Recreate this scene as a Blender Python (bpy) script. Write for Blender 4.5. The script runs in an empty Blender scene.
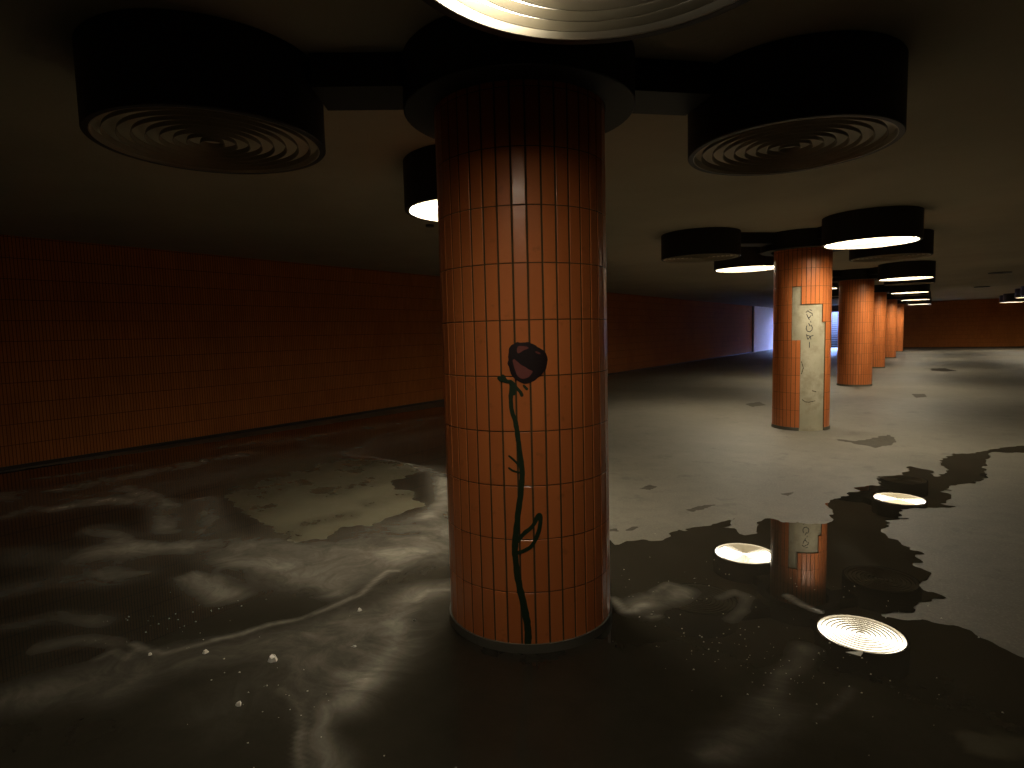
import bpy, math, random
import numpy as np
from mathutils import Matrix, Vector
scene = bpy.context.scene
COL = scene.collection
random.seed(4)
PI = math.pi

# ------------------------------------------------------------------ camera, sky, exposure
YAW, TILT, ROLL, FPX = 0.6179, 0.0841, 0.0252, 593.98
cd = bpy.data.cameras.new('camera'); cam = bpy.data.objects.new('camera', cd); COL.objects.link(cam)
cd.sensor_fit = 'HORIZONTAL'; cd.sensor_width = 36.0; cd.lens = FPX / 1024 * 36.0; cd.clip_start = 0.05; cd.clip_end = 300
_fw = Vector((-math.sin(YAW), math.cos(YAW), 0)); _rt = Vector((math.cos(YAW), math.sin(YAW), 0)); _up = Vector((0, 0, 1))
_F = _fw * math.cos(TILT) - _up * math.sin(TILT); _U = _up * math.cos(TILT) + _fw * math.sin(TILT)
_X = _rt * math.cos(ROLL) - _U * math.sin(ROLL); _Y = _rt * math.sin(ROLL) + _U * math.cos(ROLL); _Z = -_F
cam.matrix_world = Matrix(((_X.x, _Y.x, _Z.x, 0), (_X.y, _Y.y, _Z.y, 0), (_X.z, _Y.z, _Z.z, 1.5), (0, 0, 0, 1)))
scene.camera = cam
vs = scene.view_settings
vs.view_transform = 'Standard'; vs.look = 'None'; vs.gamma = 1.0; vs.use_curve_mapping = False
vs.exposure = 0.0
scene.cycles.use_denoising = True
scene.cycles.max_bounces = 10; scene.cycles.diffuse_bounces = 5; scene.cycles.glossy_bounces = 4
scene.cycles.sample_clamp_indirect = 6.0
w = bpy.data.worlds.new('daylight'); scene.world = w; w.use_nodes = True
wb = w.node_tree.nodes['Background']
wb.inputs['Color'].default_value = (0.27, 0.42, 1.0, 1); wb.inputs['Strength'].default_value = 70.0
LAMP_LIGHT = 32.0          # radiance of a lit lamp
LAMP_COLOUR = (1.0, 0.90, 0.70)

# ------------------------------------------------------------------ measured places (metres)
R = 0.4272; HZ = 2.845; ZB = 2.4713; A = 1.0548; LR = 0.5382; SP = 7.2528
WX0, WX1, WY0, WY1 = -9.19, 11.75, -5.0, 44.78
PUDDLE = [(-1.78,3.71),(-1.66,3.91),(-1.57,3.96),(-1.54,4.17),(-1.42,4.35),(-1.32,4.5),(-1.29,4.68),(-1.24,4.74),(-1.24,4.61),(-1.25,4.49),(-1.17,4.47),(-1.06,4.39),(-1.02,4.48),(-1.05,4.49),(-1.04,4.67),(-1.1,4.71),(-1.04,4.86),(-0.96,4.85),(-0.91,4.85),(-0.8,4.89),(-0.66,4.91),(-0.58,5.09),(-0.66,5.4),(-0.73,5.66),(-0.6,5.77),(-0.59,6.02),(-0.52,6.13),(-0.58,6.19),(-0.39,6.44),(-0.4,6.76),(-0.22,6.98),(-0.21,7.14),(-0.16,7.43),(0.03,7.29),(0.05,7.07),(0.15,7.29),(0.11,7.71),(0.13,8.06),(0.25,8.42),(0.45,8.53),(0.55,8.83),(0.92,9.31),(1.3,9.73),(1.24,9.27),(0.88,8.84),(0.56,8.67),(0.49,8.06),(0.47,7.37),(0.44,7.12),(0.28,6.83),(0.17,6.72),(0.13,6.42),(0.19,6.27),(0.11,6.11),(0.11,5.98),(0.19,5.96),(0.03,5.81),(-0.07,5.75),(-0.16,5.65),(-0.17,5.41),(-0.12,5.42),(-0.21,5.28),(-0.22,5.18),(-0.25,5.03),(-0.24,4.86),(-0.16,4.82),(-0.07,4.68),(0.0,4.6),(-0.07,4.53),(-0.07,4.35),(0.0,4.3),(-0.0,4.02),(0.05,3.94),(0.06,3.87),(0.01,3.8),(-0.07,3.63),(-0.16,3.51),(-0.14,3.5),(0.01,3.54),(0.19,3.57),(0.22,3.5),(0.29,3.45),(0.33,3.4),(0.37,3.38),(0.62,3.41),(2.2,0.6),(2.2,-1.6),(-9.1,-1.6),(-9.1,2.14),(-9.05,2.14),(-8.75,4.67),(-8.6,7.72),(-8.47,9.28),(-7.56,9.15),(-4.74,6.84),(-2.34,4.05)]
ISLANDS = [[(-4.91,4.86),(-4.62,4.63),(-4.53,4.41),(-4.57,4.19),(-4.31,4.02),(-4.03,4.05),(-3.86,3.85),(-3.59,3.77),(-3.69,3.57),(-3.63,3.32),(-3.61,3.08),(-3.79,2.97),(-3.78,2.85),(-3.65,2.72),(-3.83,2.55),(-4.0,2.55),(-4.29,2.67),(-4.53,2.72),(-4.99,2.8),(-5.55,2.97),(-6.13,3.41),(-6.55,3.83),(-6.66,4.34),(-6.16,4.78),(-5.62,4.84),(-5.29,4.96)],[(0.12,2.59),(0.2,2.68),(0.27,2.7),(0.42,2.84),(0.39,2.63),(0.23,2.54),(0.14,2.51)]]
SILT = [([(-4.99,4.75),(-4.75,4.83),(-4.35,4.66),(-3.88,4.22),(-3.54,3.83)],0.16,0.75),([(-3.4,3.68),(-3.39,3.55)],0.2,0.7),([(-6.18,4.88),(-5.76,4.97),(-5.15,4.9),(-4.88,4.87)],0.05,0.55),([(-6.29,4.97),(-6.41,5.45),(-6.85,6.03),(-6.92,6.61),(-7.15,7.43)],0.12,0.35),([(-7.69,5.31),(-7.02,5.13)],0.18,0.3),([(-6.66,1.55),(-6.94,1.92),(-6.94,2.16),(-6.49,2.3),(-6.82,2.54),(-6.52,2.62),(-5.78,2.52),(-5.39,2.36),(-4.95,2.2)],0.2,0.35),([(-8.15,2.31),(-7.97,2.69),(-7.14,2.73)],0.25,0.22),([(-7.04,2.59),(-6.25,2.6),(-5.68,2.51)],0.13,0.4),([(-4.9,1.64),(-4.69,1.79),(-4.59,1.95),(-4.45,2.08)],0.22,0.42),([(-5.53,1.91),(-5.09,1.85),(-4.74,1.81)],0.2,0.3),([(-3.83,1.79),(-3.64,1.8),(-3.38,1.75)],0.14,0.55),([(-4.64,1.04),(-4.53,1.26),(-4.36,1.42),(-4.17,1.58)],0.2,0.2),([(-3.94,2.08),(-3.57,2.18),(-3.16,2.2),(-2.88,2.17)],0.16,0.35),([(-4.2,2.26),(-3.61,2.36),(-3.4,2.63),(-3.27,3.08),(-3.08,3.32)],0.5,0.38),([(-3.26,2.2),(-3.05,2.42),(-2.95,2.77),(-2.86,3.08)],0.45,0.38),([(-3.1,2.77),(-2.95,2.77),(-2.94,2.91)],0.14,0.5),([(-2.92,1.46),(-2.86,1.56),(-2.82,1.71),(-2.74,1.83),(-2.71,2.0),(-2.7,2.21),(-2.78,2.41),(-2.82,2.54),(-2.77,2.58)],0.028,0.6),([(-3.23,1.2),(-3.1,1.21),(-3.0,1.24),(-2.95,1.36),(-2.91,1.46)],0.03,0.45),([(-3.22,1.04),(-3.24,1.12),(-3.1,1.12),(-3.16,1.19)],0.03,0.3),([(-3.21,0.68),(-3.14,0.88),(-3.0,1.11),(-2.84,1.35),(-2.63,1.64),(-2.48,1.96)],0.22,0.28),([(-3.09,0.76),(-2.85,1.0)],0.2,0.2),([(-2.29,2.54),(-2.38,2.47),(-2.38,2.41),(-2.35,2.32)],0.03,0.85),([(-2.31,2.56),(-2.38,2.42),(-2.35,2.27),(-2.26,2.1),(-2.11,1.92),(-2.06,1.81),(-2.03,1.71),(-1.98,1.61),(-1.92,1.52)],0.16,0.5),([(-2.14,1.96),(-2.08,1.86),(-2.07,1.84)],0.02,0.4),([(-2.02,1.72),(-2.02,1.66),(-1.96,1.58),(-1.92,1.53)],0.018,0.6),([(-2.12,1.63),(-1.96,1.58),(-1.93,1.48),(-1.94,1.41),(-1.79,1.31),(-1.64,1.24)],0.09,0.4),([(-1.92,1.27),(-1.76,1.16)],0.03,0.4),([(-2.25,1.39),(-2.09,1.37),(-1.91,1.27)],0.03,0.25),([(-2.35,1.61),(-2.33,1.83),(-2.41,2.17)],0.4,0.2),([(-1.43,2.93),(-1.37,2.88),(-1.32,2.83),(-1.28,2.86),(-1.25,2.97)],0.045,0.8),([(-1.27,2.93),(-1.23,3.05),(-1.16,3.14),(-1.14,3.23)],0.13,0.5),([(-1.27,3.15),(-1.24,3.3),(-1.13,3.27),(-1.08,3.19)],0.04,0.35),([(-1.18,2.85),(-1.15,2.88)],0.03,0.6),([(-0.93,3.27),(-0.88,3.38),(-0.8,3.35),(-0.79,3.16),(-0.82,3.04)],0.05,0.22),([(-0.63,3.49),(-0.55,3.42),(-0.46,3.38)],0.025,0.6),([(-0.44,2.94),(-0.45,2.72),(-0.48,2.54),(-0.49,2.41)],0.07,0.22),([(-0.46,2.33),(-0.48,2.19),(-0.54,2.07)],0.18,0.25),([(-0.6,1.99),(-0.55,2.04)],0.06,0.3),([(-0.46,4.54),(-0.36,4.28)],0.12,0.1),([(-0.31,2.41),(-0.25,2.61),(-0.24,2.69)],0.03,0.12),([(-7.55,1.77),(-7.48,2.25),(-7.35,2.82),(-7.46,3.71),(-7.42,4.21)],0.35,0.62),([(-8.12,4.47),(-7.73,5.89),(-7.63,6.83),(-7.42,7.84)],0.45,0.5),([(-7.21,1.68),(-6.79,2.83),(-6.52,4.49),(-6.41,6.76)],1.1,0.22),([(-5.66,2.79),(-5.04,2.6),(-4.68,2.36)],0.25,0.25),([(-5.47,1.25),(-4.96,1.45),(-4.44,1.57)],0.3,0.16),([(-3.99,0.96),(-3.89,1.12),(-3.65,1.22)],0.12,0.22),([(-3.61,0.9),(-3.51,1.08),(-3.32,1.14)],0.1,0.2),([(-2.33,1.25),(-2.18,1.44),(-2.23,1.69),(-2.27,2.12)],0.4,0.12),([(-6.56,1.95),(-6.45,2.32),(-5.89,2.53)],0.2,0.5),([(-8.25,2.21),(-8.09,2.74),(-8.02,3.14)],0.2,0.5)]
STAINS = [[(-0.99,8.78),(-0.8,8.79),(-0.63,9.05),(-0.47,9.47),(-0.36,9.27),(-0.36,8.79),(-0.55,8.39),(-0.7,8.53)],[(-2.24,5.21),(-2.22,5.4),(-2.12,5.36),(-2.15,5.22)],[(-1.65,4.78),(-1.58,4.95),(-1.49,5.04),(-1.52,4.88),(-1.59,4.75)],[(-3.02,12.2),(-2.84,12.64),(-2.62,12.19),(-2.79,11.78)],[(-0.07,24.15),(0.33,24.45),(0.62,23.09),(0.34,22.74),(-0.02,23.04)],[(-0.35,15.29),(-0.12,15.38),(-0.08,14.76),(-0.26,14.49)],[(-1.86,4.03),(-1.85,4.15),(-1.8,4.18),(-1.81,4.06)],[(-1.09,5.67),(-0.99,5.8),(-1.02,5.63)],[(-1.98,3.96),(-1.94,4.06),(-1.88,3.99)]]
SPECKS = [(-2.49,1.51),(-2.54,2.07),(-2.3,1.23),(-2.83,1.37),(-3.04,1.21),(-2.26,1.8),(-2.2,2.15)]
GRIT_CENTRES = [(-3.3,1.27),(-3.36,1.43),(-3.29,1.5),(-2.18,1.44),(-2.02,1.37),(-0.8,2.81),(-0.6,2.73),(-0.47,2.72),(-0.41,2.58),(-0.36,3.04),(-0.45,2.83),(-1.1,3.45),(-0.92,3.65),(-0.37,2.69),(-1.35,3.13),(-0.96,2.71),(-0.24,3.67)]
TRIANGLE = [(-0.29,3.0),(-0.23,3.0),(-0.22,3.06)]
SLIVER = [(-1.15,4.47),(-1.06,4.42),(-0.98,4.48),(-1.04,4.39)]
STEM = [(-1.1234,1.2783),(-1.1394,1.1916),(-1.1259,1.1457),(-1.0857,1.0951),(-1.0639,1.0074),(-1.0344,0.9006),(-1.0362,0.8307),(-1.0505,0.767),(-1.1015,0.6343),(-1.1322,0.5231),(-1.1286,0.4515),(-1.1115,0.3653),(-1.0476,0.2309),(-1.0087,0.1387),(-1.0131,0.0556)]
THORNS = [[(-1.171,0.9421),(-1.1174,0.9238),(-1.0646,0.9007)],[(-1.1744,0.8861),(-1.1313,0.8725),(-1.0612,0.8657)]]
LEAF = [[(-1.1013,0.5426),(-1.0283,0.5811),(-0.9293,0.6112),(-0.878,0.6599),(-0.8504,0.6664),(-0.8408,0.6401),(-0.8768,0.5747),(-0.9338,0.5234),(-1.011,0.5002),(-1.1101,0.4853)]]
BLOOM = [(-1.144,1.419),(-1.1614,1.3648),(-1.1236,1.3115),(-1.0431,1.2801),(-0.9544,1.2724),(-0.8642,1.2895),(-0.7632,1.3243),(-0.7222,1.3759),(-0.7659,1.424),(-0.8752,1.4478),(-0.962,1.4645),(-1.0699,1.4602),(-1.1238,1.4504)]
PETALS = [[(-1.1121,1.3781),(-1.0826,1.3878),(-1.0298,1.3638),(-0.934,1.3366),(-0.8812,1.3324),(-0.925,1.3062),(-1.0106,1.2912),(-1.0688,1.3143)],[(-1.0615,1.4408),(-1.0166,1.4493),(-0.9097,1.4356),(-1.0033,1.4222),(-1.0571,1.407)],[(-0.8713,1.4208),(-0.8235,1.4157),(-0.8026,1.4041),(-0.8558,1.4116)]]
SEPALS = [[(-1.2537,1.3014),(-1.2266,1.2877),(-1.1339,1.2829)],[(-1.2141,1.3105),(-1.1822,1.2922)],[(-1.0866,1.2644),(-1.0346,1.2413),(-1.0144,1.2229)],[(-0.9909,1.2637),(-0.9598,1.2498)],[(-1.1075,1.2737),(-1.0995,1.228)]]
TAG = [[(-1.3122,1.7004),(-1.2519,1.7224),(-1.1792,1.6985),(-1.095,1.6838),(-1.0832,1.6516)],[(-1.1806,1.7351),(-1.1177,1.7251)],[(-1.2909,1.6726),(-1.2486,1.6308),(-1.197,1.621),(-1.1359,1.6523)],[(-1.2276,1.6168),(-1.1961,1.5981)],[(-1.1434,1.5745),(-1.1322,1.5561)],[(-1.285,1.5074),(-1.304,1.4708),(-1.2619,1.4336),(-1.1689,1.4234),(-1.0859,1.4501),(-1.0767,1.4867),(-1.1201,1.5147)],[(-1.2147,1.5433),(-1.1616,1.506)],[(-1.2495,1.3736),(-1.1456,1.3588),(-1.0398,1.3716)],[(-1.1456,1.3588),(-1.227,1.3181)],[(-1.1456,1.3588),(-1.123,1.3172)],[(-1.2909,1.3878),(-1.2477,1.3229)],[(-1.1738,1.2762),(-1.171,1.2024)]]
CRACKS = [[(-1.3423,0.4521),(-1.2464,0.4238),(-1.1175,0.4167),(-0.8788,0.4363)],[(-1.3925,0.9975),(-1.3268,0.9117),(-1.3866,0.8258)],[(-0.9906,0.5812),(-0.848,0.5651)]]


# ------------------------------------------------------------------ materials
def rgb(c): return (c[0], c[1], c[2], 1)
class N:
    def __init__(s, name):
        s.m = bpy.data.materials.new(name); s.m.use_nodes = True
        s.t = s.m.node_tree; s.b = s.t.nodes['Principled BSDF']
    def n(s, kind, **kw):
        nd = s.t.nodes.new('ShaderNode' + kind)
        for k, v in kw.items():
            if k in nd.inputs: nd.inputs[k].default_value = v
            else: setattr(nd, k, v)
        return nd
    def l(s, a, b): s.t.links.new(a, b)
    def math(s, op, a, b=None, clamp=False):
        nd = s.t.nodes.new('ShaderNodeMath'); nd.operation = op; nd.use_clamp = clamp
        for i, v in enumerate((a, b)):
            if v is None: continue
            if isinstance(v, (int, float)): nd.inputs[i].default_value = v
            else: s.l(v, nd.inputs[i])
        return nd.outputs[0]
    def mix(s, f, a, b):
        nd = s.t.nodes.new('ShaderNodeMix'); nd.data_type = 'RGBA'
        for i, v in ((0, f), (6, a), (7, b)):
            if isinstance(v, (int, float)): nd.inputs[i].default_value = v
            elif isinstance(v, tuple): nd.inputs[i].default_value = rgb(v)
            else: s.l(v, nd.inputs[i])
        return nd.outputs[2]
    def noise(s, scale, detail=4, rough=.55, co=None):
        nd = s.n('TexNoise', Scale=scale, Detail=detail, Roughness=rough)
        s.l(co if co is not None else s.co(), nd.inputs['Vector']); return nd.outputs[0]
    def co(s, which='Object'):
        return s.n('TexCoord').outputs[which]
    def ramp(s, f, lo, hi):
        nd = s.n('MapRange'); nd.interpolation_type = 'SMOOTHSTEP'
        s.l(f, nd.inputs[0]); nd.inputs[1].default_value = lo; nd.inputs[2].default_value = hi; return nd.outputs[0]
    def bump(s, h, strength, dist):
        nd = s.n('Bump', Strength=strength, Distance=dist); s.l(h, nd.inputs['Height']); s.l(nd.outputs[0], s.b.inputs['Normal'])
    def set(s, colour=None, rough=None, **kw):
        for key, v in (('Base Color', colour), ('Roughness', rough)):
            if v is None: continue
            if isinstance(v, tuple): s.b.inputs[key].default_value = rgb(v)
            elif isinstance(v, (int, float)): s.b.inputs[key].default_value = v
            else: s.l(v, s.b.inputs[key])
        for k, v in kw.items(): s.b.inputs[k.replace('_', ' ')].default_value = v
        return s.m

def plain(name, c, rough, var=.12, scale=9, **kw):
    q = N(name); f = q.noise(scale)
    return q.set(q.mix(f, tuple(x * (1 - var) for x in c), tuple(min(1, x * (1 + var)) for x in c)), rough, **kw)

def m_tile():
    q = N('orange glazed tile'); a = q.n('Attribute'); a.attribute_name = 'tint'
    c = q.mix(a.outputs['Fac'], (.57, .162, .044), (.67, .200, .056))
    f = q.ramp(q.noise(14, 5), .60, .78)
    c = q.mix(q.math('MULTIPLY', f, .35), c, (.10, .035, .010))
    q.bump(q.noise(22, 2), .10, .01)
    return q.set(c, .34, Coat_Weight=.13, Coat_Roughness=.12)
def m_walltile(name='orange wall tile'):
    q = N(name)
    uv = q.co('UV')
    br = q.n('TexBrick', Scale=1.0); br.offset = 0.0; br.squash = 1.0
    q.l(uv, br.inputs['Vector'])
    br.inputs['Color1'].default_value = (.47, .160, .034, 1); br.inputs['Color2'].default_value = (.55, .190, .044, 1)
    br.inputs['Mortar'].default_value = (.12, .045, .015, 1)
    br.inputs['Brick Width'].default_value = .0375; br.inputs['Row Height'].default_value = .2535
    br.inputs['Mortar Size'].default_value = .0042; br.inputs['Mortar Smooth'].default_value = .2
    br.inputs['Bias'].default_value = 0
    f = q.ramp(q.noise(.9, 5, .6), .45, .75)
    c = q.mix(q.math('MULTIPLY', f, .4), br.outputs['Color'], (.26, .08, .018))
    return q.set(c, .8, Specular_IOR_Level=.2)
def m_floor():
    q = N('worn concrete floor'); co = q.co()
    a = q.noise(.55, 6, .6, co); b = q.noise(6, 6, .65, co); d = q.noise(60, 3, .6, co)
    c = q.mix(q.ramp(a, .3, .7), (.120, .107, .081), (.185, .168, .128))
    c = q.mix(q.math('MULTIPLY', q.ramp(b, .35, .75), .55), c, (.100, .088, .066))
    c = q.mix(q.math('MULTIPLY', q.ramp(d, .45, .72), .6), c, (.235, .212, .165))
    c = q.mix(q.math('MULTIPLY', q.ramp(q.noise(130, 2, .5, co), .5, .75), .45), c, (.075, .066, .047))
    c = q.mix(q.math('MULTIPLY', q.ramp(q.noise(2.6, 8, .72, co), .56, .66), .5), c, (.060, .050, .036))
    q.bump(q.math('ADD', b, q.math('MULTIPLY', d, .4)), .25, .01)
    return q.set(c, .55)
def m_ceiling():
    q = N('plastered ceiling'); co = q.co()
    a = q.noise(.5, 5, .6, co); d = q.noise(25, 4, .6, co)
    c = q.mix(q.ramp(a, .3, .7), (.33, .29, .205), (.40, .35, .25))
    c = q.mix(q.math('MULTIPLY', d, .25), c, (.33, .28, .20))
    q.bump(d, .3, .01)
    return q.set(c, .9)
def m_puddle():
    q = N('standing water on dirty concrete'); co = q.co()
    at = q.n('Attribute'); at.attribute_name = 'silt'
    n1 = q.noise(2.6, 7, .65, co); n2 = q.noise(18, 5, .65, co)
    # swirled film: the coordinates are bent by a slow noise first
    mul = q.n('VectorMath'); mul.operation = 'MULTIPLY_ADD'
    nz = q.n('TexNoise', Scale=1.1, Detail=3); q.l(co, nz.inputs['Vector'])
    q.l(nz.outputs['Color'], mul.inputs[0]); mul.inputs[1].default_value = (1.6, 1.6, 0); q.l(co, mul.inputs[2])
    n3 = q.noise(1.5, 8, .68, mul.outputs[0])
    s = q.math('MULTIPLY', at.outputs['Fac'], q.math('ADD', .22, q.math('MULTIPLY', q.ramp(n3, .25, .75), .78)))
    s = q.math('MULTIPLY', s, q.math('ADD', .55, q.math('MULTIPLY', n2, .40)))
    n4 = q.noise(4.2, 9, .72, mul.outputs[0])
    s = q.math('MULTIPLY', s, q.math('ADD', .55, q.math('MULTIPLY', q.ramp(n4, .32, .70), .52)), True)
    base = q.mix(n1, (.018, .0155, .011), (.050, .043, .031))
    c = q.mix(s, base, (.66, .61, .50))
    r = q.math('ADD', .012, q.math('MULTIPLY', s, .55), True)
    dim_at = q.n('Attribute'); dim_at.attribute_name = 'damp'; dimf = q.math('MULTIPLY', dim_at.outputs['Fac'], q.ramp(n1, .15, .6), True)  # dim light on the dry island, put into its colour
    c = q.mix(dimf, c, (.120, .107, .068)); r = q.math('MAXIMUM', r, q.math('MULTIPLY', dimf, .62))
    return q.set(c, r, IOR=1.38)
def m_concrete():
    q = N('bare core concrete'); co = q.co()
    a = q.noise(5, 6, .65, co); b = q.noise(40, 4, .6, co)
    c = q.mix(q.ramp(a, .3, .7), (.33, .29, .19), (.52, .47, .34))
    c = q.mix(q.math('MULTIPLY', q.ramp(q.noise(2.5, 5, .6, co), .5, .7), .6), c, (.24, .225, .13))
    q.bump(b, .3, .01)
    return q.set(c, .85)
def m_lamp(name, lit, side=None):
    q = N(name)
    q.set((.62, .56, .42), .5)
    if lit:
        q.b.inputs['Emission Color'].default_value = rgb(LAMP_COLOUR)
        q.b.inputs['Emission Strength'].default_value = LAMP_LIGHT
        if side:      # only the tube on one side of the lamp still burns
            v = q.n('VectorMath'); v.operation = 'DOT_PRODUCT'; q.l(q.co(), v.inputs[0]); v.inputs[1].default_value = side
            q.l(q.math('ADD', .10, q.math('MULTIPLY', q.ramp(v.outputs['Value'], .06, .44), LAMP_LIGHT*.95)), q.b.inputs['Emission Strength'])
    return q.m

M = dict(
    tile=m_tile(), walltile=m_walltile(), floor=m_floor(), ceiling=m_ceiling(), puddle=m_puddle(), concrete=m_concrete(),
    grout=plain('dark grout', (.080, .048, .018), .9), plinth=plain('dark stone plinth', (.11, .10, .075), .7),
    black=plain('black painted metal', (.011, .009, .007), .55, scale=20), inner=plain('lamp lining', (.10, .085, .06), .6),
    rim=plain('pale metal rim', (.42, .38, .30), .35), louvre=plain('beige louvre', (.27, .235, .165), .5),
    lit=m_lamp('lit diffuser', True), off=m_lamp('unlit diffuser', False), half=m_lamp('half lit diffuser', True, tuple(-_rt)),
    green=plain('dark green paint', (.013, .030, .011), .55), maroon=plain('dark maroon paint', (.012, .003, .004), .5),
    pink=plain('dusky pink paint', (.20, .050, .040), .6), ink=plain('black marker ink', (.03, .03, .03), .7), crack=plain('crack', (.10, .085, .05), .9),
    base=plain('dark skirting', (.030, .022, .015), .6), scrap=plain('white paper', (.75, .72, .64), .8), grit=plain('pale grit', (.6, .57, .48), .8),
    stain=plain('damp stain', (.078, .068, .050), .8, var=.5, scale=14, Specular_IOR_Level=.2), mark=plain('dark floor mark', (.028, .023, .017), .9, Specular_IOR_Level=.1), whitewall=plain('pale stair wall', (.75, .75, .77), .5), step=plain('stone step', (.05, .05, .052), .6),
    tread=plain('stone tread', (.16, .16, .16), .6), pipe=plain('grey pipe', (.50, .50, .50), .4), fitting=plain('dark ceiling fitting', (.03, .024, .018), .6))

# ------------------------------------------------------------------ helpers
def mesh(name, vs_, fs, mat, parent=None, loc=None, smooth=False, attrs=None, uvs=None):
    me = bpy.data.meshes.new(name); me.from_pydata([tuple(v) for v in vs_], [], fs); me.update()
    if smooth:
        for p_ in me.polygons: p_.use_smooth = True
    if attrs:
        for k, a in attrs.items():
            at = me.attributes.new(k, 'FLOAT', 'POINT'); at.data.foreach_set('value', np.asarray(a, dtype=np.float32))
    if uvs:
        u = me.uv_layers.new(name='UVMap')
        for lp in me.loops: u.data[lp.index].uv = uvs[lp.vertex_index]
    me.materials.append(mat)
    o = bpy.data.objects.new(name, me); COL.objects.link(o)
    if parent: o.parent = parent
    if loc: o.location = loc
    return o
def tag(o, label, cat, group=None, kind=None):
    o['label'] = label; o['category'] = cat
    if group: o['group'] = group
    if kind: o['kind'] = kind
    return o
def thing(name, label, cat, loc, group=None):
    o = bpy.data.objects.new(name, None); o.empty_display_size = .2; COL.objects.link(o); o.location = loc
    return tag(o, label, cat, group)
def struct(o, label=None, cat=None):
    o['kind'] = 'structure'
    if label: o['label'] = label; o['category'] = cat
    return o
def copy_tree(o, parent=None):
    c = o.copy(); COL.objects.link(c); c.parent = parent
    for ch in list(o.children): copy_tree(ch, c)
    return c
class MB:
    def __init__(s): s.v = []; s.f = []
    def add(s, vs_, fs):
        k = len(s.v); s.v += [tuple(v) for v in vs_]; s.f += [tuple(i + k for i in f) for f in fs]
    def box(s, x0, x1, y0, y1, z0, z1):
        s.add([(x0,y0,z0),(x1,y0,z0),(x1,y1,z0),(x0,y1,z0),(x0,y0,z1),(x1,y0,z1),(x1,y1,z1),(x0,y1,z1)],
              [(0,3,2,1),(4,5,6,7),(0,1,5,4),(1,2,6,5),(2,3,7,6),(3,0,4,7)])
    def lathe(s, prof, n=64, closed=True):
        k = len(prof); vs_ = []; fs = []
        for i in range(n):
            a = 2 * PI * i / n
            vs_ += [(r * math.cos(a), r * math.sin(a), z) for r, z in prof]
        for i in range(n):
            j = (i + 1) % n
            for q in range(k if closed else k - 1):
                q2 = (q + 1) % k
                fs.append((i*k+q, j*k+q, j*k+q2, i*k+q2))
        s.add(vs_, fs)
    def disc(s, r, z0, z1, n=64):
        vs_ = [(r*math.cos(2*PI*i/n), r*math.sin(2*PI*i/n), z) for z in (z0, z1) for i in range(n)]
        s.add(vs_, [tuple(range(n-1,-1,-1)), tuple(range(n, 2*n))] + [(i,(i+1)%n,n+(i+1)%n,n+i) for i in range(n)])
    def build(s, name, mat, parent=None, loc=None, smooth=False):
        o = mesh(name, s.v, s.f, mat, parent, loc)
        if smooth:
            me = o.data
            for p_ in me.polygons: p_.use_smooth = True
            me.set_sharp_from_angle(angle=math.radians(35))
        return o
def sdf(px, py, poly):
    """signed distance to a closed polygon, negative inside"""
    P = np.asarray(poly, float); Q = np.roll(P, -1, 0)
    d2 = np.full(px.shape, 1e9); ins = np.zeros(px.shape, bool)
    for (ax, ay), (bx, by) in zip(P, Q):
        ex, ey = bx-ax, by-ay; L = ex*ex+ey*ey + 1e-12
        t = np.clip(((px-ax)*ex+(py-ay)*ey)/L, 0, 1)
        d2 = np.minimum(d2, (px-ax-t*ex)**2+(py-ay-t*ey)**2)
        c = (ay > py) != (by > py)
        ins ^= c & (px < ex*(py-ay)/(ey if abs(ey) > 1e-12 else 1e-12)+ax)
    return np.where(ins, -1, 1)*np.sqrt(d2)
def pline(px, py, pts):
    d2 = np.full(px.shape, 1e9)
    for (ax, ay), (bx, by) in zip(pts[:-1], pts[1:]):
        ex, ey = bx-ax, by-ay; L = ex*ex+ey*ey + 1e-12
        t = np.clip(((px-ax)*ex+(py-ay)*ey)/L, 0, 1)
        d2 = np.minimum(d2, (px-ax-t*ex)**2+(py-ay-t*ey)**2)
    return np.sqrt(d2)
def vnoise(px, py, sc, seed):
    rs = np.random.RandomState(seed); T = rs.rand(256, 256)
    x = px*sc + 1000; y = py*sc + 1000; i = np.floor(x).astype(int); j = np.floor(y).astype(int); u = x-i; v = y-j
    u = u*u*(3-2*u); v = v*v*(3-2*v)
    g = lambda a, b: T[a & 255, b & 255]
    return (g(i,j)*(1-u)+g(i+1,j)*u)*(1-v)+(g(i,j+1)*(1-u)+g(i+1,j+1)*u)*v - .5
def region(X, Y, F):
    """mesh of the part of the grid where F < 0, its edge cut along F = 0"""
    ny, nx = F.shape; vs_ = []; idx = {}; fs = []
    def vert(k, x, y):
        if k not in idx: idx[k] = len(vs_); vs_.append((x, y))
        return idx[k]
    neg = F < 0
    cnt = neg[:-1,:-1].astype(int)+neg[1:,:-1]+neg[:-1,1:]+neg[1:,1:]
    for j, i in zip(*np.nonzero(cnt)):
        c = [(j,i),(j,i+1),(j+1,i+1),(j+1,i)]; out = []
        for a, b in zip(c, c[1:]+c[:1]):
            if neg[a]: out.append(vert(a, X[a], Y[a]))
            if neg[a] != neg[b]:
                t = F[a]/(F[a]-F[b]); k = (a, b) if a < b else (b, a)
                out.append(vert(k, X[a]+t*(X[b]-X[a]), Y[a]+t*(Y[b]-Y[a])))
        if len(out) >= 3: fs.append(tuple(out))
    return vs_, fs
def grid(x0, x1, y0, y1, h):
    return np.meshgrid(np.arange(x0, x1+h, h), np.arange(y0, y1+h, h))

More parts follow.
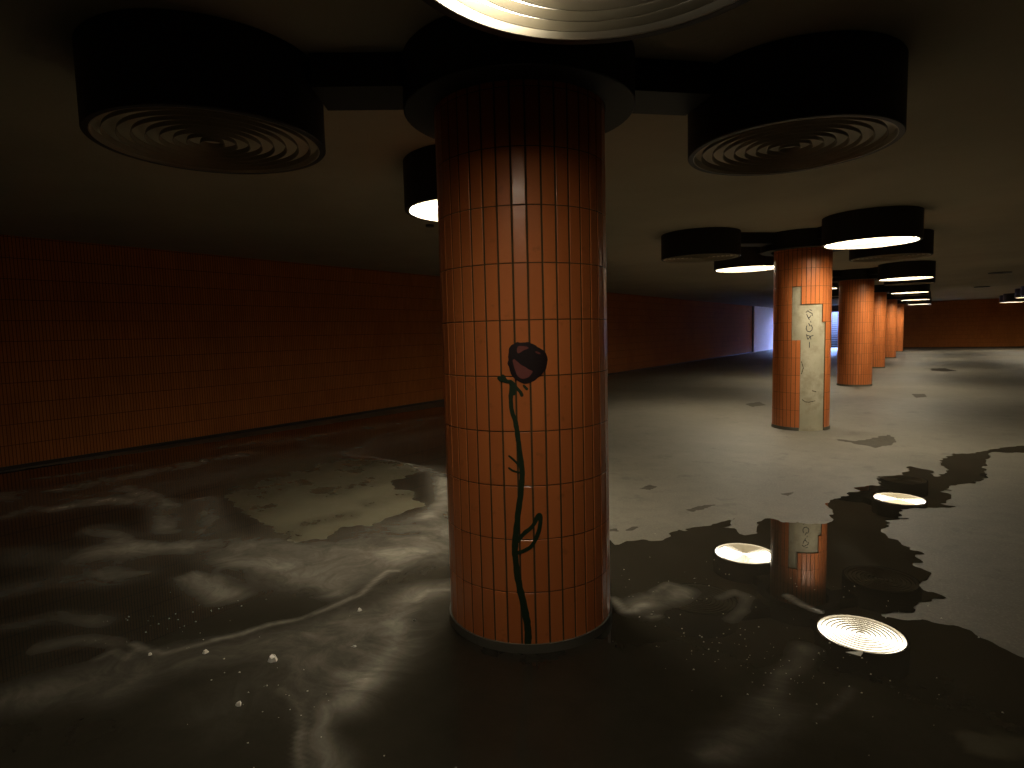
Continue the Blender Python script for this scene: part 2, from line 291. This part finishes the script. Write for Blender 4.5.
# ------------------------------------------------------------------ the setting
def slab(name, x0, x1, y0, y1, z0, z1, mat, kind=True):
    b = MB(); b.box(x0, x1, y0, y1, z0, z1); o = b.build(name, mat); return struct(o) if kind else o
def wall(name, a, b, thick, z0, z1, mat):
    """upright wall from a to b; the tiled face is on the line a-b, the body goes behind it (to the left of a->b)"""
    a = Vector((*a, 0)); b = Vector((*b, 0)); d = (b-a).normalized(); n = Vector((-d.y, d.x, 0)) * thick; L = (b-a).length
    vs_ = [a, b, b+n, a+n]; V = [(v.x, v.y, z) for z in (z0, z1) for v in vs_]
    U = [(0, z0-.04), (L, z0-.04), (L, z0-.04), (0, z0-.04), (0, z1-.04), (L, z1-.04), (L, z1-.04), (0, z1-.04)]
    return struct(mesh(name, V, [(0,3,2,1),(4,5,6,7),(0,1,5,4),(1,2,6,5),(2,3,7,6),(3,0,4,7)], mat, uvs=U))
EX = -3.1                                   # right edge of the stair opening in the end wall
slab('floor', WX0-.3, WX1+.3, WY0-.3, WY1+1.7, -.2, 0, M['floor'])
slab('ceiling', WX0-.3, WX1+.3, WY0-.3, WY1+2.2, HZ, HZ+.25, M['ceiling'])
wall('wall_left', (WX0, WY0), (WX0, WY1+12), .3, 0, HZ+1.9, M['walltile'])
wall('wall_right', (WX1, WY1), (WX1, WY0), .3, 0, HZ, M['walltile'])
wall('wall_end', (EX, WY1), (WX1, WY1), .3, 0, HZ, M['walltile'])
struct(slab('wall_lintel', WX0, EX, WY1, WY1+.3, 2.42, HZ, M['base']))  # lintel added to keep daylight from spreading down the room
wall('wall_rear', (WX1, WY0), (WX0, WY0), .3, 0, HZ, M['walltile'])
wall('wall_stair', (EX, WY1+12), (EX, WY1+.3), .3, 0, HZ+1.9, M['walltile'])
struct(slab('baseboard_left', WX0, WX0+.02, WY0, WY1, 0, .045, M['base']))  # thin shade at the wall foot, drawn as a dark strip
struct(slab('baseboard_end', EX, WX1, WY1-.02, WY1, 0, .045, M['base']))
# stairs up to daylight
st = thing('staircase', 'daylit blue staircase climbing out behind the far end of the column row', 'staircase', ((WX0+EX)/2, WY1+1.7, 0))
hw = (EX-WX0)/2-.03
for k in range(23):
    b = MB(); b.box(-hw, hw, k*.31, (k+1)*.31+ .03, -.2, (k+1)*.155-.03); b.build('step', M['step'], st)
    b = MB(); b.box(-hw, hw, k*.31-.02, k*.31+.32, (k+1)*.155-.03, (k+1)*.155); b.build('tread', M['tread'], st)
struct(slab('wall_exit', WX0, WX0+.03, 38.75, WY1+1.6, 0, HZ, M['whitewall']))
struct(slab('wall_stair_top', WX0, EX, WY1+1.7+23*.31+.08, WY1+12, -.2, 3.85, M['step']))  # height raised to block sky light from the long left wall
b = MB(); b.lathe([(.0, 0), (.06, 0), (.06, HZ), (.0, HZ)], 16, False)
tag(b.build('wall_pipe', M['pipe'], loc=(WX0+.08, 38.66, 0)), 'pale vertical pipe on the left wall in blue daylight', 'pipe')

# ------------------------------------------------------------------ columns
NT = 40; ROWH = .2535
def tiles_mesh(skip, phase):
    """raised flat tiles, one per facet and row, over a faceted grout bed"""
    V = []; Fc = []; tint = []; GV = []; GF = []
    rs = random.Random(7)
    hp = PI/NT
    for i in range(NT):
        a0 = phase + 2*hp*i; am = a0+hp
        ca, sa = math.cos(am), math.sin(am); tx, ty = -sa, ca
        ap = R*math.cos(hp); half = R*math.sin(hp)
        for r in range(11):
            z0 = .04 + r*ROWH; z1 = min(z0+ROWH, HZ)
            t = rs.random()
            if skip(i, r): continue
            g = .0048; c = .002
            x0, x1 = -half+g, half-g; zz0, zz1 = z0+.0022, z1-.0022
            k = len(V)
            for rad, e in ((ap-.006, 0), (ap-.0015, 0), (ap, c)):
                for u, z in ((x0+e, zz0+e), (x1-e, zz0+e), (x1-e, zz1-e), (x0+e, zz1-e)):
                    V.append((rad*ca+u*tx, rad*sa+u*ty, z)); tint.append(t)
            for l in (0, 4):
                for q in range(4): Fc.append((k+l+q, k+l+(q+1)%4, k+l+4+(q+1)%4, k+l+4+q))
            Fc.append((k+8, k+9, k+10, k+11))
            k = len(GV); rg = ap-.004; hg = rg*math.tan(hp)
            for rad in (rg-.016, rg):
                h_ = hg*rad/rg
                for u, z in ((-h_, z0), (h_, z0), (h_, z1), (-h_, z1)): GV.append((rad*ca+u*tx, rad*sa+u*ty, z))
            GF += [(k+4,k+5,k+6,k+7), (k,k+1,k+5,k+4), (k+1,k+2,k+6,k+5), (k+2,k+3,k+7,k+6), (k+3,k,k+4,k+7)]
    return V, Fc, tint, GV, GF
def arc_ring(r0, r1, z0, z1, spans, n=80):
    b = MB()
    for s0, s1 in spans:
        m = max(2, int(n*(s1-s0)/(2*PI)))
        for q in range(m):
            a, c = s0+(s1-s0)*q/m, s0+(s1-s0)*(q+1)/m
            P = [(r*math.cos(t), r*math.sin(t), z) for t in (a, c) for r in (r0, r1) for z in (z0, z1)]
            b.add(P, [(2,6,7,3),(1,3,7,5),(0,4,6,2),(0,1,5,4)] + ([(0,2,3,1)] if q == 0 else []) + ([(4,5,7,6)] if q == m-1 else []))
    return b
def make_column(loc, label, skip=None, phase=math.radians(1.2), plinth_spans=((0, 2*PI),)):
    t = thing('tiled_column', label, 'column', loc); t['kind'] = 'thing'
    V, Fc, tint, GV, GF = tiles_mesh(skip or (lambda i, r: False), phase)
    mesh('tile_cladding', V, Fc, M['tile'], t, attrs={'tint': tint})
    mesh('grout_bed', GV, GF, M['grout'], t)
    arc_ring(R-.03, R+.009, 0, .046, plinth_spans).build('plinth', M['plinth'], t)
    b = MB(); b.lathe([(0, 0), (.409, 0), (.409, HZ-.004), (0, HZ-.004)], 80, False); b.build('concrete_core', M['concrete'], t, smooth=True)
    return t
C = [Vector((-1.7423, 2.5729, 0)), Vector((-1.6013, 9.6913, 0)), Vector((-1.60, 17.076, 0)), Vector((-1.7423, 24.331, 0)), Vector((-1.7423, 31.584, 0)), Vector((-1.7423, 38.837, 0))]
XR = 4.30                                     # the second row of columns
C2R = [Vector((XR, 31.584, 0)), Vector((XR, 38.837, 0))]
rose_col = make_column(C[0], 'big near orange tiled column with a painted rose on its front')
def skip2(i, r):                              # facets counted from 100 degrees clockwise of the x axis
    return (i in (0, 1) and r in (5, 6, 7)) or (i in (2, 3, 4, 5, 6) and r <= 6) or (i == 7 and r <= 5)
d2 = math.radians
bare_col = make_column(C[1], 'second orange tiled column with a missing tile patch baring concrete', skip2, d2(-100), ((d2(-28), d2(-83)+2*PI),))
bare_col.scale = (.91, .91, 1)
third = make_column(C[2], 'third orange tiled column counting from the painted rose column')
third.scale = (.89, .89, 1)
for k, (i_, lab) in enumerate(((3, 'fourth orange tiled column, just behind the third'), (4, 'fifth orange tiled column, second to last of the lit row'), (5, 'sixth and farthest orange tiled column of the lit row'))):
    o = copy_tree(third); o.location = C[i_]; o['label'] = lab
for p_, lab in zip(C2R, ('tiled column of the other row off to the right', 'farthest tiled column of the other row off to the right')):
    o = copy_tree(third); o.location = p_; o['label'] = lab

# painted rose on the near column (drawn as angle round the column, height)
def on_col(vs_, r): return [(r*math.cos(s/R), r*math.sin(s/R), z) for s, z in vs_]
def paint_fill(name, poly, mat, parent, r, wob=.0):
    P = np.array([(a*R, z) for a, z in poly])
    X, Y = grid(P[:,0].min()-.01, P[:,0].max()+.01, P[:,1].min()-.01, P[:,1].max()+.01, .004)
    F = sdf(X, Y, P) + wob*vnoise(X, Y, 60, 5)
    v, f = region(X, Y, F); return mesh(name, on_col(v, r), f, mat, parent)
def paint_stroke(name, lines, mat, parent, r, wid, wob=.0):
    Ls = [np.array([(a*R, z) for a, z in l]) for l in lines]; al = np.concatenate(Ls); W = max(wid) if isinstance(wid, tuple) else wid
    X, Y = grid(al[:,0].min()-W, al[:,0].max()+W, al[:,1].min()-W, al[:,1].max()+W, min(.004, W/3))
    z0, z1 = al[:,1].min(), al[:,1].max()
    Wd = (wid[0]+(wid[1]-wid[0])*np.clip((Y-z0)/(z1-z0), 0, 1)) if isinstance(wid, tuple) else wid
    D = np.full(X.shape, 9.)
    for L in Ls: D = np.minimum(D, pline(X, Y, L))
    v, f = region(X, Y, D - Wd/2 + wob*vnoise(X, Y, 50, 9)); return mesh(name, on_col(v, r), f, mat, parent)
def smooth_line(pts, it=2):
    for _ in range(it):
        o = [pts[0]]
        for a, b in zip(pts[:-1], pts[1:]): o += [(a[0]*.75+b[0]*.25, a[1]*.75+b[1]*.25), (a[0]*.25+b[0]*.75, a[1]*.25+b[1]*.75)]
        pts = o+[pts[-1]]
    return pts
def smooth_poly(pts, it=2):
    for _ in range(it):
        o = []
        for a, b in zip(pts, pts[1:]+pts[:1]): o += [(a[0]*.75+b[0]*.25, a[1]*.75+b[1]*.25), (a[0]*.25+b[0]*.75, a[1]*.25+b[1]*.75)]
        pts = o
    return pts
RP = R+.0012
rose = paint_fill('painted_rose', smooth_poly(BLOOM), M['maroon'], rose_col, RP+.0004, .006)
rose['label'] = 'painted rose with a dark maroon bloom and long green stem'
for q in PETALS: paint_fill('petal', smooth_poly(q), M['pink'], rose, RP+.0012, .004)
paint_stroke('stem', [smooth_line(STEM)], M['green'], rose, RP, (.034, .020), .004)
paint_stroke('leaf', [smooth_line(LEAF[0])], M['green'], rose, RP, (.019, .019), .003)
for q in THORNS: paint_stroke('thorn', [smooth_line(q)], M['green'], rose, RP, .010, .002)
paint_stroke('sepal', [smooth_line(q) for q in SEPALS], M['green'], rose, RP, .016, .006)
# marker writing and cracks on the bare concrete of the second column
sc_ = paint_stroke('scribbled_tag', [[(a*.41/R, z) for a, z in q] for q in TAG], M['ink'], bare_col, .41, .012)
sc_.data.transform(Matrix.Identity(4))
paint_stroke('crack', CRACKS, M['crack'], bare_col, .4105, .012, .004)

# ------------------------------------------------------------------ ceiling lamps
def make_collar(loc, label):
    t = thing('lamp_arm_collar', label, 'ceiling fixture', (loc.x, loc.y, HZ-.002))
    b = MB(); b.lathe([(R+.004, -.245), (.57, -.245), (.575, -.24), (.575, 0), (R+.004, 0)], 72); b.build('collar', M['black'], t, smooth=True)
    return t
def add_arm(t, dx, dy):
    L = math.hypot(dx, dy)-LR; ux, uy = dx/math.hypot(dx, dy), dy/math.hypot(dx, dy)
    b = MB(); b.box(.56, L-.001, -.15, .15, -.155, 0)
    o = b.build('arm', M['black'], t); o.rotation_euler = (0, 0, math.atan2(uy, ux)); return o
def make_lamp(state):
    t = thing('ceiling_lamp', '', 'lamp', (0, 0, ZB)); H = HZ-ZB
    b = MB(); b.lathe([(0, H), (LR-.004, H), (LR, H-.004), (LR, .006), (LR-.005, 0), (.508, 0), (.508, .010), (.522, .014), (.522, H-.02), (0, H-.02)], 96, False)
    b.build('housing', M['black'], t, smooth=True)
    b = MB(); b.lathe([(.508, .001), (.502, .001), (.502, .039), (.508, .039)], 96); b.build('rim', M['rim'], t, smooth=True)
    b = MB()
    for k in range(8):
        r = .055+.058*k; b.lathe([(r, .004), (r+.003, .004), (r-.003, .026), (r-.006, .026)], 72)
    b.build('louvre', M['louvre'], t, smooth=True)
    b = MB(); b.disc(.52, .040, .055, 72); b.build('diffuser', M[state], t)
    return t
proto = {}
def place_lamp(state, loc, label, group=None, zb=ZB):
    if state not in proto: o = proto[state] = make_lamp(state)
    else: o = copy_tree(proto[state])
    o.location = (loc.x, loc.y, zb); o['label'] = label
    if group: o['group'] = group
    return o
OFF = {0: {'LF': (-.16, .122), 'RB': (.008, .026), 'LB': (-.197, .124), 'RF': (.0675, -.218)},
       1: {'LF': (-.083, -.089), 'LB': (.014, .004), 'RF': (-.122, .007), 'RB': (-.03, 0)}}
SG = {'LF': (-1, -1), 'LB': (-1, 1), 'RF': (1, -1), 'RB': (1, 1)}
NAMES = {
 (0,'LF'): 'large unlit black drum lamp at upper left beside the rose column', (0,'RB'): 'large unlit black drum lamp at upper right beside the rose column',
 (0,'RF'): 'half lit drum lamp cut off by the top edge, nearest overhead', (0,'LB'): 'lit drum lamp mostly hidden behind the left side of the rose column',
 (1,'LF'): 'unlit black drum lamp on the left of the second column', (1,'LB'): 'lit drum lamp low behind the left side of the second column',
 (1,'RF'): 'lit drum lamp in front of the right side of the second column', (1,'RB'): 'unlit drum lamp behind the lit one right of the second column',
 (2,'LF'): 'unlit drum lamp left of the third column, hidden behind the second', (2,'LB'): 'lit drum lamp seen through the gap between second and third columns',
 (2,'RF'): 'lit drum lamp at the right of the third column', (2,'RB'): 'unlit drum lamp behind the right of the third column'}
ORD = {3: 'fourth', 4: 'fifth', 5: 'sixth'}
ARM = ['black collar and arms round the top of the rose column', 'black collar and arms round the top of the second column', 'black collar and arms round the top of the third column',
       'black collar and arms round the top of the fourth column', 'black collar and arms round the top of the fifth column', 'black collar and arms round the top of the sixth column']
for i_, c in enumerate(C):
    col = make_collar(c, ARM[i_])
    for key, (sx, sy) in SG.items():
        ox, oy = OFF.get(i_, {}).get(key, (0, 0)); dx, dy = sx*A+ox, sy*A+oy
        state = 'off' if key in ('LF', 'RB') or (key == 'LB' and i_ > 2) else ('half' if i_ == 0 and key == 'RF' else 'lit')
        lab = NAMES.get((i_, key)) or '%s drum lamp at the %s of the %s column' % ('lit' if state == 'lit' else 'unlit', {'LF': 'near left', 'LB': 'far left', 'RF': 'near right', 'RB': 'far right'}[key], ORD[i_])
        lo = place_lamp(state, c+Vector((dx, dy, 0)), lab, 'drum lamps round the columns', ZB+.03 if i_ else (ZB-.07 if key == 'RF' else ZB))
        lo.scale = (1, 1, (HZ-.001-lo.location.z)/(HZ-ZB))   # every drum reaches up to the ceiling
        add_arm(col, dx, dy)
for i_, c in enumerate(C2R):
    col = make_collar(c, ('black collar and arms on a column of the other row', 'black collar and arms on the farthest column of the other row')[i_])
    for key, (sx, sy) in SG.items():
        state = 'lit' if key == 'LB' else 'off'
        lab = '%s drum lamp of the other row at far right, %s of its %s column' % (('lit' if state == 'lit' else 'unlit'), {'LF': 'near left', 'LB': 'far left', 'RF': 'near right', 'RB': 'far right'}[key], ('nearer', 'farther')[i_])
        place_lamp(state, c+Vector((sx*A, sy*A, 0)), lab, 'drum lamps of the other row')
        add_arm(col, sx*A, sy*A)
for (x, y, r), lab in (((1.43, 21.2, .26), 'dark flat round fitting on the right ceiling, the nearer of two'), ((1.44, 29.0, .25), 'dark flat round fitting on the right ceiling, the farther of two'), ((-5.03, 5.44, .05), 'small dark fitting on the ceiling left of the rose column')):
    b = MB(); b.disc(r, -.025, 0, 40); tag(b.build('ceiling_fitting', M['fitting'], loc=(x, y, HZ)), lab, 'ceiling fitting')

# ------------------------------------------------------------------ water, stains, litter
X, Y = grid(-9.12, 2.3, -1.0, 10.2, .021)
F = sdf(X, Y, PUDDLE)
F = F + .05*vnoise(X, Y, 4.5, 1) + .06*vnoise(X, Y, 11, 2) + .05*vnoise(X, Y, 23, 3)
v, f = region(X, Y, F)
vx = np.array([a for a, b_ in v]); vy = np.array([b_ for a, b_ in v])
S = np.zeros(len(v))
SILT = [(p_, wd, min(.9, k*1.5) if p_[0][0] < -4.2 else k) for p_, wd, k in SILT]  # left silt painted paler to make up for light falling off
wx = vx + .10*vnoise(vx, vy, 2.2, 21)+.05*vnoise(vx, vy, 6, 22); wy = vy + .10*vnoise(vx, vy, 2.2, 23)+.05*vnoise(vx, vy, 6, 24)
for pts, wd, k in SILT:
    thin = wd < .07
    d = pline(vx + (wx-vx)*(.3 if thin else 1), vy + (wy-vy)*(.3 if thin else 1), pts)
    S = 1-(1-S)*(1-k*np.exp(-(d/(max(wd, .031)*.62))**2))
DIM = np.zeros(len(v))
for isl, k in zip(ISLANDS, (1.0, .35)):
    d = sdf(vx, vy, isl)+.06*vnoise(vx, vy, 7, 31)+.05*vnoise(vx, vy, 20, 32)
    DIM = np.maximum(DIM, k*np.clip(.5-d/.035, 0, 1)*np.clip(.35+.65*(vx+6.5)/3.0, .3, 1))  # left island darkens leftward, weaker light painted into the colour
S = np.minimum(S*(1-DIM*.7), .92)
tag(mesh('puddle', [(a, b_, .003) for a, b_ in v], f, M['puddle'], attrs={'silt': S, 'damp': DIM}), 'broad dark puddle with pale silt streaks mirroring the lamps', 'puddle')
bbox = lambda P: (min(a for a, b_ in P), max(a for a, b_ in P), min(b_ for a, b_ in P), max(b_ for a, b_ in P))
SL = ['curved damp stain on the floor in front of the second column', 'small dark scuff on dry floor right of the rose column', 'dark scuff on dry floor just beyond the puddle edge', 'faint dark scuff on the floor left of the second column',
      'long dark mark on the far floor before the end wall', 'faint dark stain on the far floor below the long mark', 'small dark scuff at the puddle edge by the rose column', 'small dark scuff near the reflection of the second column', 'small dark scuff beside the rose column above the puddle']
for q, lab in zip(STAINS, SL):
    x0, x1, y0, y1 = bbox(q); h = max(.01, (x1-x0)/60)
    gx, gy = grid(x0-.1, x1+.1, y0-.1, y1+.1, h)
    f_ = sdf(gx, gy, q)+.12*(x1-x0)*vnoise(gx, gy, 4/(x1-x0)*1.5, 3)+.10*(x1-x0)*vnoise(gx, gy, 12/(x1-x0), 4)
    v, f = region(gx, gy, f_)
    tag(mesh('floor_stain', [(a, b_, .002) for a, b_ in v], f, M['mark' if lab.startswith('long') else 'stain']), lab, 'stain')
def chip(r, seed):
    rs = random.Random(seed); n = 7; b = MB()
    top = [(r*(.6+.5*rs.random())*math.cos(2*PI*i/n), r*(.6+.5*rs.random())*math.sin(2*PI*i/n)) for i in range(n)]
    vs_ = [(x, y, 0) for x, y in top]+[(x*.6, y*.6, r*(.3+.5*rs.random())) for x, y in top]
    b.add(vs_, [tuple(range(n-1,-1,-1)), tuple(range(n, 2*n))]+[(i,(i+1)%n,n+(i+1)%n,n+i) for i in range(n)]); return b
CL = ['white crumpled scrap on the wet floor, largest left of the rose column', 'white chip on the wet floor close to the left of the rose column', 'white chip on the dark floor at the lower left', 'small white chip by the curled silt line at left',
      'tiny white chip left of the curled silt line', 'tiny white chip beside the long thin silt line', 'dark speck of grit on the silt near the column foot']
for k, ((x, y), lab) in enumerate(zip(SPECKS, CL)):
    tag(chip((.028, .016, .016, .018, .012, .010, .012)[k], k).build('litter_scrap', M['scrap' if k < 6 else 'plinth'], loc=(x, y, .003)), lab, 'litter')
(a0, a1, a2) = TRIANGLE; b = MB()
b.add([(*a0, .004), (*a1, .004), (*a2, .004), (*a0, .0055), (*a1, .0055), (*a2, .0055)], [(2,1,0), (3,4,5), (0,1,4,3), (1,2,5,4), (2,0,3,5)])
tag(b.build('paper_scrap', M['scrap']), 'white triangular scrap of paper at the big lamp reflection', 'litter')  # bit of the lamp's reflection laid down as a flat white piece
b = MB(); rs = random.Random(11)
for cx, cy in GRIT_CENTRES:
    for k in range(14):
        x, y = cx+rs.gauss(0, .22), cy+rs.gauss(0, .16); r = .0018+.0034*rs.random()**2
        if (x-C[0].x)**2+(y-C[0].y)**2 < .46**2: continue
        b.add([(x-r,y-r,.002),(x+r,y-r*.6,.002),(x+r*.7,y+r,.002),(x-r*.8,y+r*.9,.002),(x,y,.003+r)], [(3,2,1,0),(0,1,4),(1,2,4),(2,3,4),(3,0,4)])
tag(b.build('floor_grit', M['grit']), 'tiny pale grit scattered over the wet floor', 'grit', kind='stuff')
